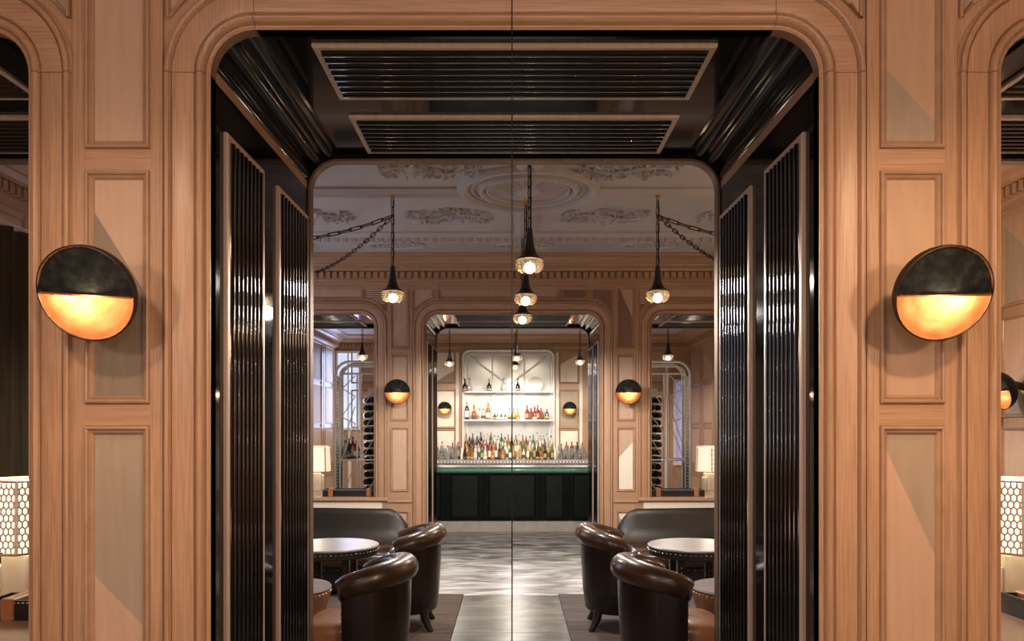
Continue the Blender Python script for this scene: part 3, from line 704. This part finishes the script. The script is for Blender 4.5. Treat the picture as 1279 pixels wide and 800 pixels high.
# ------------------------------------------------------------------ rugs
def rug(label, x0, x1, m):
    o = MB().bevbox(x0, x1, 1.45, 4.51, 0.0005, .014, .004).build('rug', M[m]); tag(o, label, 'rug'); return o
rug('dark brown woven rug under the chairs left of the marble aisle', -3.9, -.46, 'rug')
rug('grey-brown woven rug under the chairs right of the marble aisle', .42, 3.9, 'rug_grey')
FZ = .014
# ------------------------------------------------------------------ tub chairs (face local -y)
def make_chair(label, loc, rotz):
    o = thing('tub_armchair', label, 'armchair', loc, rotz, 'leather tub chairs in the lounge')
    Rc = .285; AL = .02
    def U(r, n=24):
        p = [(-r, -AL)]+[(-r*math.cos(PI*k/n), r*math.sin(PI*k/n)) for k in range(n+1)]+[(r, -AL)]
        return p
    def zr(t): return .632+.085*math.sin(PI*t)**.8
    n = 24; N_ = n+3; ts = [k/(N_-1) for k in range(N_)]
    # shell: outer face, tapering to the foot
    prof = [(.075, .10), (.105, .10), (.075, .14)]
    outer = []
    for q, (dr, dz) in enumerate([(-.035, .135), (-.02, .15), (0, .30), (.012, .50), (.015, 1)]):
        P = U(Rc+dr); outer.append([(x, y, (dz if dz < 1 else zr(t)-.01)) for (x, y), t in zip(P, ts)])
    inner = []
    for dr, dz in ((-.075, 1), (-.085, .5), (-.09, .36), (-.09, .135)):
        P = U(Rc+dr); inner.append([(x, y, (dz if dz < 1 else zr(t)-.01)) for (x, y), t in zip(P, ts)])
    m = MB(); m.strip(outer+inner, closed=True)
    # end faces of the arms
    m2 = MB()
    for idx in (0, N_-1):
        ring_ = [r[idx] for r in outer+inner]; m.add(ring_, [list(range(len(ring_))) if idx else list(range(len(ring_)))[::-1]])
    m.build('shell', M['leather_dark'], o, 45)
    P = U(Rc-.02); path = [(x, y, zr(t)) for (x, y), t in zip(P, ts)]
    # rolled rim, fatter at the back
    rim_ = MB().tube(path, [.066+.012*math.sin(PI*t) for t in ts], 14).build('rolled_rim', M['leather_rim'], o, 60)
    for s, e in ((-1, path[0]), (1, path[-1])):
        c = MB().lathe([(.001, .018), (.03, .016), (.060, .008), (.068, 0), (.068, -.012)], 18); c.v = [(x+e[0], -z+e[1]-.004, y+e[2]) for x, y, z in c.v]
        c.build('scroll_cap', M['leather_sheen'], rim_, 50)
        d_ = MB()
        for k in range(9):
            d_.sphere((e[0]+s*.012, e[1]-.006, .60-.05*k), .007, 6, 4)
        stuff(d_.build('nailhead_row', M['nail'], o, 60))
    ib = MB().strip([[(x, y, z) for (x, y) in U(Rc-.098)[4:-4]] for z in (.42, .50, .58, .63)]); ib.v = [(x*(1-.12*(1-(z-.42)/.21)), y*(1-.12*(1-(z-.42)/.21)), z) for x, y, z in ib.v]
    ib.build('back_cushion', M['leather_sheen'], o, 60)
    # seat cushion: D shape with a rounded nose in front
    D_ = [(-.19, 0)]+[(-.19*math.cos(PI*k/12), .185*math.sin(PI*k/12)) for k in range(1, 12)]+[(.19, 0), (.235, -.10), (.245, -.22), (.21, -.29), (.10, -.315), (-.10, -.315), (-.21, -.29), (-.245, -.22), (-.235, -.10)]
    rows = []
    for f_, z in ((.90, .27), (.98, .285), (1.0, .32), (1.0, .37), (.97, .405), (.90, .42), (.5, .432), (.02, .436)):
        rows.append([(x*f_, (y+.06)*f_-.06, z) for x, y in D_+[D_[0]]])
    MB().strip(rows).build('seat_cushion', M['leather_tan_lit'], o, 60)
    MB().prism_z([(x*.97, (y+.05)*.97-.05) for x, y in D_], .145, .275).build('seat_base', M['leather'], o)
    for sx, sy in ((-1, 1), (1, 1), (-1, -1), (1, -1)):
        bx, by = sx*.17, (.17 if sy > 0 else -.22)
        MB().tube([(bx, by, .16), (bx+sx*.004, by+sy*.008, .10), (bx+sx*.018, by+sy*.035, .04), (bx+sx*.03, by+sy*.06, .0)], [.034, .032, .026, .020], 8).build('leg', M['darkwood'], o, 50)
    return o
ch = make_chair('brown leather tub chair standing far left by the bar aisle', (-.86, 3.33, FZ), math.radians(-86))
GC = 'leather tub chairs in the lounge'
dup(ch, (-.905, 1.86, FZ), math.radians(-96), 'brown leather tub chair in the left foreground beside the black jamb', GC)
dup(ch, (.825, 3.33, FZ), math.radians(86), 'dark brown leather tub chair standing far right by the bar aisle', GC)
dup(ch, (.915, 1.86, FZ), math.radians(96), 'dark leather tub chair in the right foreground beside the black jamb', GC)

# ------------------------------------------------------------------ tables
def make_table(label, loc, r, h, group):
    o = thing('round_table', label, 'table', loc, 0, group)
    MB().lathe([(.001, h-.02), (r-.012, h-.02), (r, h-.015), (r, h-.005), (r-.008, h), (.001, h)], 48).build('tabletop', M['marble_top'], o, 30)
    MB().lathe([(.001, h-.075), (r-.012, h-.075), (r-.004, h-.07), (r-.004, h-.021), (.001, h-.021)], 48).build('apron', M['black_leather'], o, 30)
    d_ = MB()
    for k in range(60):
        a = 2*PI*k/60; d_.sphere(((r-.003)*math.cos(a), (r-.003)*math.sin(a), h-.035), .006, 6, 4)
    stuff(d_.build('nailhead_row', M['nail'], o, 60))
    for k in range(4):
        a = PI/4+PI/2*k; l = MB(); c = r*.55
        l.bevbox(-.028, .028, -.028, .028, 0, h-.075, .005)
        for q in range(14):
            for sx, sy in ((0, -.029), (-.029, 0), (.029, 0), (0, .029)): l.sphere((sx, sy, .03+.035*q), .005, 5, 4, 1)
        lo = l.build('leg', [M['black_leather'], M['nail']], o, None, (c*math.cos(a), c*math.sin(a), 0))
    MB().bevbox(-r*.5, r*.5, -.03, .03, .04, .08, .006).build('stretcher', M['black_leather'], o)
    return o
t1 = make_table('round studded table with pale top before the left sofa', (-1.40, 3.28, FZ), .36, .64, 'round studded tables by the sofas')
dup(t1, (1.40, 3.28, FZ), 0, 'round studded table with pale top before the right sofa', 'round studded tables by the sofas')
def make_drum(label, loc):
    o = thing('drum_table', label, 'table', loc, 0, 'leather drum tables beside the front chairs'); r, h = .30, .49
    MB().lathe([(.001, h-.018), (r-.01, h-.018), (r, h-.012), (r-.006, h), (.001, h)], 40).build('tabletop', M['marble_top'], o, 30)
    MB().lathe([(r*.72, 0), (r*.75, .02), (r*.82, .25), (r-.012, h-.07), (r-.005, h-.05), (r-.005, h-.019), (.001, h-.019)], 40).build('drum', M['leather_tan_lit'], o, 40)
    d_ = MB()
    for k in range(50):
        a = 2*PI*k/50; d_.sphere(((r-.004)*math.cos(a), (r-.004)*math.sin(a), h-.035), .006, 6, 4)
    stuff(d_.build('nailhead_row', M['nail'], o, 60)); return o
dr = make_drum('low leather drum table with pale top, left behind the front chair', (-1.51, 2.42, FZ))
dup(dr, (1.48, 2.42, FZ), 0, 'low leather drum table with pale top, right behind the front chair', 'leather drum tables beside the front chairs')

# ------------------------------------------------------------------ sofas
def make_sofa(label, s):
    # built for the left side (s=-1), mirrored by sign
    o = thing('banquette_sofa', label, 'sofa', (s*1.05, 5.05, 0), 0, 'leather banquettes in front of the far partition')
    X = lambda d: s*d                       # d: distance from the aisle end outward
    L = 2.7
    def zt(d): return .50+.23*min(1, d/.16)**.6+.015*min(1, d/1.2) if d > 0 else .50
    ds = [0, .02, .05, .09, .13, .2, .4, .8, 1.3, 1.9, L]
    rows = []
    # section from seat up the reclined back, over the rolled top, down behind
    for d_ in ds:
        z = zt(d_); c = .05*math.exp(-d_*3)
        sec = [(-.10, .40), (-.02, .42), (.05, .5*(.42+z)-.02), (.10, z-.06), (.115, z-.02), (.15, z), (.19, z-.005), (.22, z-.04), (.23, z-.1), (.25, .02)]
        rows.append([(X(d_), y+.0, q) for y, q in sec])
    m = MB(); m.strip(rows)
    for r in (rows[0], rows[-1]): m.add(r, [list(range(len(r)))])
    m.build('backrest', M['sofa'], o, 50)
    x0, x1 = sorted((X(.05), X(L)))
    MB().bevbox(x0, x1, -.68, -.02, .26, .42, .05).build('seat_cushion', M['leather'], o, 60)
    MB().box(x0+.03, x1-.03, -.60, .2, .06, .26).build('seat_base', M['black_leather'], o)
    d2 = MB()
    for k in range(40): d2.sphere((x0+.05+k*(x1-x0-.1)/39, -.602, .245), .008, 6, 4)
    stuff(d2.build('nailhead_row', M['nail'], o, 60))
    for a in (.15, 1.3, L-.15):
        for y in (-.52, .12): MB().tube([(X(a), y, .07), (X(a), y, 0)], [.03, .02], 8).build('leg', M['darkwood'], o, 50)
make_sofa('long brown leather banquette sofa behind the left round table', -1)
make_sofa('long brown leather banquette sofa behind the right round table', 1)

# ------------------------------------------------------------------ bar counter
BY = 8.95
bar = thing('bar_counter', 'black panelled bar counter with green padded edge under the middle arch', 'bar counter', (-.03, BY, 0))
MB().box(-1.34, 1.34, .05, .65, .16, .905).build('body', M['barfront'], bar)
MB().bevbox(-1.36, 1.36, .0, .70, 0, .158, .006).build('plinth', M['stone'], bar)
MB().bevbox(-1.36, 1.36, .02, .72, .93, .965, .008).build('counter_top', M['marble_top'], bar)
MB().tube([(-1.36, .035, .918), (1.36, .035, .918)], .044, 14).build('padded_edge', M['green'], bar, 60)
xs = [-1.34, -.95, -.42, .42, .85, 1.34]
xs = [-1.33, -1.00, -.92, -.44, -.36, .40, .48, .82, .90, 1.33]
for a, b in zip(xs[::2], xs[1::2]):
    fp = MB().bevbox(a, b, .03, .05, .19, .88, .01).build('front_panel', M['barfront'], bar)
    frame_loop(a+.02, b-.02, .20, .87, [(u, v+.03) for u, v in PM]).build('panel_moulding', M['barfront'], fp, 30)
for x in (-.96, -.40, .44, .86):
    for q in (-.024, 0, .024): MB().tube([(x+q, .045, .18), (x+q, .045, .89)], .011, 8).build('reed', M['barfront'], bar, 50)
# back bar cabinet and its marble top
KY = 14.45
kb = thing('back_bar_cabinet', 'marble topped back bar cabinet carrying the crowded bottles', 'cabinet', (0, KY, 0))
MB().box(-2.3, 2.3, .06, .74, 0, .75).build('body', M['barfront'], kb)
MB().bevbox(-2.35, 2.35, 0, .74, .75, .85, .01).build('marble_top', M['marble_top'], kb)
d = MB()
for k in range(64): d.sphere((-2.28+.0724*k, -.002, .80), .020, 8, 5)
stuff(d.build('bead_row', M['silver'], kb, 60))
for k, (y, h) in enumerate(((.42, .12), (.58, .24))): MB().box(-1.16, .98, y, .735, .8505+(.12*k), .85+h).build('bottle_step', M['shelf'], kb)
# mirror unit with silver bars and shelves
mu = thing('bar_mirror', 'rounded silver framed mirror with crossed bars and shelves above the bottles', 'mirror', (-.09, WB-.02, 0))
mp_ = arch(0, 1.03, 1.09, 0, 8, 3.31, .16)
MB().prism(mp_, -.015, -.002).build('mirror_glass', M['mirror'], mu)
for off, y, r in ((0, -.03, .030), (-.09, -.025, .016)):
    MB().tube([(x, y, z) for x, z in arch(0, 1.03, 1.09, off, 8, 3.31, .16)], r, 8).build('frame', M['silver'], mu, 50)
for x in (-.37, .36): MB().tube([(x, -.03, 1.09), (x, -.03, 3.30)], .012, 6).build('upright', M['silver'], mu, 50)
for p, q in (((-.90, 3.18), (-.05, 2.56)), ((.90, 3.18), (-.05, 2.48)), ((-.05, 2.52), (.76, 1.92)), ((-.10, 2.46), (-.76, 1.95))):
    MB().tube([(p[0], -.035, p[1]), (q[0], -.035, q[1])], .020, 8).build('diagonal_bar', M['silver'], mu, 50)
for z, y in ((2.372, -.20), (1.733, -.26)):
    MB().bevbox(-1.0, 1.0, y, -.06, z-.028, z, .004).build('shelf', M['shelf'], mu)
stuffz = .82

# ------------------------------------------------------------------ bottles and glasses
bcol = dict(amber=(.26,.10,.02), red=(.20,.02,.015), green=(.05,.11,.03), clear=(.48,.50,.46), dark=(.02,.015,.012), gold=(.40,.27,.08), orange=(.36,.13,.03))
bm = {k: mat(k+'_bottle', c, .08, 0, .6, trans=.0) for k, c in bcol.items()}
M['label'] = mat('paper_label', (.80,.76,.66), .6); M['label3'] = mat('gold_label', (.42,.30,.15), .5); M['label2'] = mat('dark_label', (.10,.07,.05), .6); M['cap'] = mat('bottle_cap', (.03,.02,.02), .4); M['cap2'] = mat('foil_cap', (.6,.1,.06), .35, .4)
SHAPES = [[(.001,0),(.046,0),(.050,.008),(.050,.20),(.044,.235),(.022,.265),(.016,.28),(.016,.345),(.019,.347),(.019,.365),(.001,.366)],
          [(.001,0),(.040,0),(.044,.008),(.044,.25),(.034,.285),(.016,.31),(.015,.36),(.018,.362),(.018,.385),(.001,.386)],
          [(.001,0),(.056,0),(.060,.01),(.060,.15),(.045,.19),(.020,.215),(.017,.27),(.022,.272),(.022,.30),(.001,.301)],
          [(.001,0),(.050,0),(.056,.01),(.062,.09),(.052,.16),(.024,.20),(.017,.24),(.017,.31),(.020,.312),(.020,.335),(.001,.336)]]
bcache = {}
def bottle_mesh(sh, c, lab, capm):
    k = (sh, c, lab, capm)
    if k not in bcache:
        P = SHAPES[sh]; m = MB(); m.lathe(P[:-3], 14, mi=0); m.lathe(P[-4:], 14, mi=2)
        r = max(p[0] for p in P); z0 = P[3][1]*.25; z1 = P[3][1]*.8
        m.lathe([(r+.0008, z0), (r+.0008, z1)], 14, mi=1)
        bcache[k] = m.mesh('bottle', [bm[c], M[lab], M[capm]], 50)
    return bcache[k]
ORD = ['first', 'second', 'third', 'fourth', 'fifth', 'sixth', 'seventh', 'eighth', 'ninth', 'tenth', 'eleventh', 'twelfth', 'thirteenth', 'fourteenth', 'fifteenth', 'sixteenth', 'seventeenth', 'eighteenth', 'nineteenth', 'twentieth', 'twenty-first', 'twenty-second', 'twenty-third', 'twenty-fourth', 'twenty-fifth', 'twenty-sixth']
ordn = lambda k: ORD[k]
rb = random.Random(11)
count = {}
def bottle(x, y, z, c, place, group, sc_=1.0, sh=None):
    o = put('liquor_bottle', bottle_mesh(rb.randrange(4) if sh is None else sh, c, rb.choice(['label', 'label2', 'label3', 'label3']), rb.choice(['cap', 'cap', 'cap2'])), None, (x, y, z), (0, 0, rb.uniform(0, 6)))
    o.scale = (sc_, sc_, sc_); q = count[place] = count.get(place, -1)+1
    tag(o, '%s bottle, %s from the left, %s' % ({'dark': 'black', 'gold': 'golden'}.get(c, c), ordn(q), place), 'bottle', '%s bottles %s' % ({'dark': 'black', 'gold': 'golden'}.get(c, c), group)); return o
rows_ = [(.85, KY+.14, 'standing in the front row on the back bar', 'in the front row', 26, ['amber','clear','red','orange','gold','clear','green','dark','gold']),
         (.85, KY+.30, 'standing in the second row on the back bar', 'in the second row', 26, ['red','amber','orange','amber','clear','gold','green','green','clear']),
         (.97, KY+.50, 'on the lower step of the back bar', 'on the lower step', 25, ['dark','red','amber','gold','green','clear','clear']),
         (1.09, KY+.655, 'on the upper step against the mirror', 'on the upper step', 25, ['dark','clear','green','amber','clear'])]
for z, y, pl, gr, n, cs in rows_:
    for k in range(n):
        x = -1.09+2.0*(k+.5)/n+rb.uniform(-.012, .012); u = k/n
        c = cs[min(len(cs)-1, int(u*len(cs)))] if rb.random() < .5 else rb.choice(cs)
        o = bottle(x, y, z, c, pl, gr, 1); o.scale = (.70, .70, rb.uniform(.84, 1.04))
SY = WB-.17
for x, c, s_ in ((-1.03,'dark',1.0),(-.87,'amber',1.0),(-.74,'clear',.8),(-.66,'clear',.8),(-.55,'amber',1.02)): bottle(x, SY, 1.733, c, 'at the left end of the long lit shelf', 'at the left of the lit shelf', s_)
for x in (-.40, -.33, -.25, -.16): bottle(x, SY, 1.733, 'dark', 'squat on the lit shelf left of centre', 'squat on the lit shelf', .5, 2)
for x in (-.06, .03, .12): bottle(x, SY, 1.733, 'gold', 'in the middle of the lit shelf', 'in the middle of the lit shelf', .75)
for x in (.33, .42, .50, .57, .65): bottle(x, SY, 1.733, 'red', 'on the right of the lit shelf', 'on the right of the lit shelf', .9)
bottle(.78, SY, 1.733, 'dark', 'alone at the right end of the lit shelf', 'at the right end of the lit shelf', .8, 2)
for x, c in ((-1.08,'dark'), (-.98,'clear'), (-.53,'dark'), (.12,'dark'), (-.20,'clear')): bottle(x, WB-.15, 2.372, c, 'on the upper glass shelf', 'on the upper shelf', .9, 3)
# platter on the upper shelf
pl = thing('platter', 'round white platter standing on the upper shelf of the mirror', 'platter', (.52, WB-.10, 2.54))
m = MB().lathe([(.001, 0), (.09, .004), (.10, .012), (.165, .03), (.168, .034), (.10, .018), (.001, .01)], 32); m.v = [(x, -z, y) for x, y, z in m.v]; m.build('dish', M['white'], pl, 40)
m = MB().lathe([(.095, .016), (.10, .019), (.105, .017)], 32); m.v = [(x, -z, y) for x, y, z in m.v]; m.build('gilt_ring', M['silver'], pl, 40)
m = MB(); m.tube([(-.08, .03, -.166), (0, -.03, -.16), (.08, .03, -.166)], .006, 6); m.build('stand', M['silver'], pl)
# decanters and glasses at both ends of the back bar
gl = MB().lathe([(.001, 0), (.034, 0), (.036, .004), (.040, .13), (.038, .13), (.033, .01), (.001, .01)], 14).mesh('tumbler', M['clear'], 50)
st_ = MB().lathe([(.001, 0), (.032, 0), (.032, .004), (.005, .012), (.005, .09), (.028, .12), (.038, .18), (.033, .23), (.031, .23), (.036, .18), (.026, .125), (.001, .1)], 14).mesh('wine_glass', M['clear'], 50)
for s, x0, side in ((-1, -1.76, 'left'), (1, 1.05, 'right')):
    for k in range(14):
        x = x0+.085*(k % 7)+.01; y = KY+.16+.16*(k//7)
        me, nm = ((gl, 'tumbler'), (st_, 'wine_glass'))[k % 2]
        if k//7 == 1: o = put(nm, me, None, (x, y+.12, .85)); o.scale = (1.1, 1.1, 1.5 if nm == 'tumbler' else 1.35)
        else: o = put(nm, me, None, (x, y, .85)); o.scale = (1.1, 1.1, 1.1)
        tag(o, 'clear %s, %s in the %s row, %s end of back bar' % (nm.replace('_', ' '), ordn(k % 7), ('front', 'rear')[k//7], side), 'glass', 'glassware %s of the bottles' % side)
    for k in range(5): bottle(x0+.05+.12*k, KY+.58, .85, ['dark','clear','clear','red','dark'][k] if s < 0 else ['dark','red','red','dark','amber'][k], 'behind the glassware, back bar\'s %s end' % side, 'behind the %s glassware' % side, 1.0)

# ------------------------------------------------------------------ silver display cabinets with wine racks
def make_cabinet(label, s):
    o = thing('display_cabinet', label, 'cabinet', (s*2.10, 9.75, 0), 0, 'silver bamboo display cabinets behind the side arches')
    hw, top = .72, 2.60
    for off, y, r in ((0, 0, .020), (-.075, 0, .015)):
        MB().tube([(x, y, z) for x, z in arch(0, hw, 0, off, 8, top, .22)], r, 8).build('frame', M['silver'], o, 50)
    MB().tube([(x, .5, z) for x, z in arch(0, hw, 0, 0, 8, top, .22)], .026, 8).build('frame', M['silver'], o, 50)
    d_ = MB()
    for k in range(44):
        for x in (-hw+.0375, hw-.0375): d_.sphere((x, -.006, .06+.052*k), .012, 6, 4)
    stuff(d_.build('bead_row', M['silver'], o, 60))
    for x in (s*.37, s*.31): MB().tube([(x, 0, .0), (x, 0, top-.20)], .014, 8).build('upright', M['silver'], o, 50)
    for z in (1.04, top-.19): MB().tube([(-hw+.07, 0, z), (hw-.07, 0, z)], .016, 8).build('crossbar', M['silver'], o, 50)
    for a, za, b, zb in ((.62, 1.04, .40, 1.62), (.40, 1.62, .62, 1.72), (.62, 1.72, .40, 2.05), (.40, 2.05, .62, 2.18), (.62, .38, .40, 1.02), (.60, 1.3, .40, 1.9), (.30, 1.05, 0, 1.55), (.28, .3, .02, .9), (.28, 1.5, 0, 1.9), (.28, 1.9, 0, 2.3), (.60, 2.18, .40, 2.38)):
        MB().tube([(s*a, -.012, za), (s*b, -.012, zb)], .008, 6).build('lattice_bar', M['silver'], o, 50)
    for x in (-hw, hw): MB().box(x-.012, x+.012, .02, .48, .0, top-.22).build('side_panel', M['darkwood'], o)
    # back of the wine rack
    x0, x1 = sorted((s*.28, s*-.62)); MB().box(x0, x1, .44, .47, .3, 2.2).build('rack_back', M['cream'], o)
    x0, x1 = sorted((s*.39, s*.64)); MB().box(x0, x1, .08, .44, 1.02, 1.06).build('shelf', M['darkwood'], o)
    for k in range(15):
        MB().box(min(s*.28, s*-.62), max(s*.28, s*-.62), .05, .44, .40+.118*k, .408+.118*k).build('rack_shelf', M['silver'], o)
    return o
make_cabinet('silver bamboo framed display cabinet with wine rack, behind the left side arch', -1)
make_cabinet('silver bamboo framed display cabinet with wine rack, behind the right side arch', 1)
wm = MB().lathe(SHAPES[0], 12); wmesh = wm.mesh('wine_bottle', [bm['dark']], 50)
for s, sd in ((-1, 'left'), (1, 'right')):
    for k in range(14):
        for j in range(2):
            x = s*2.10+s*(.235-.115*j); z = .451+.118*k
            o = put('wine_bottle', wmesh, None, (x+(.012 if (k+j) % 2 else -.012), 9.75+.07, z), (-PI/2, 0, math.radians(14 if (k+j) % 2 else -14)))
            tag(o, 'dark wine bottle, %s up in the %s column of the %s cabinet rack' % (ordn(k), ('outer', 'inner')[j], sd), 'bottle', 'wine bottles in the %s rack' % sd)
for k, c in enumerate(('amber', 'red', 'dark', 'clear')):
    bottle(-2.10-.43-.06*k, 9.75+.24, 1.061, c, 'on the shelf inside the left silver cabinet', 'in the left silver cabinet', .95)
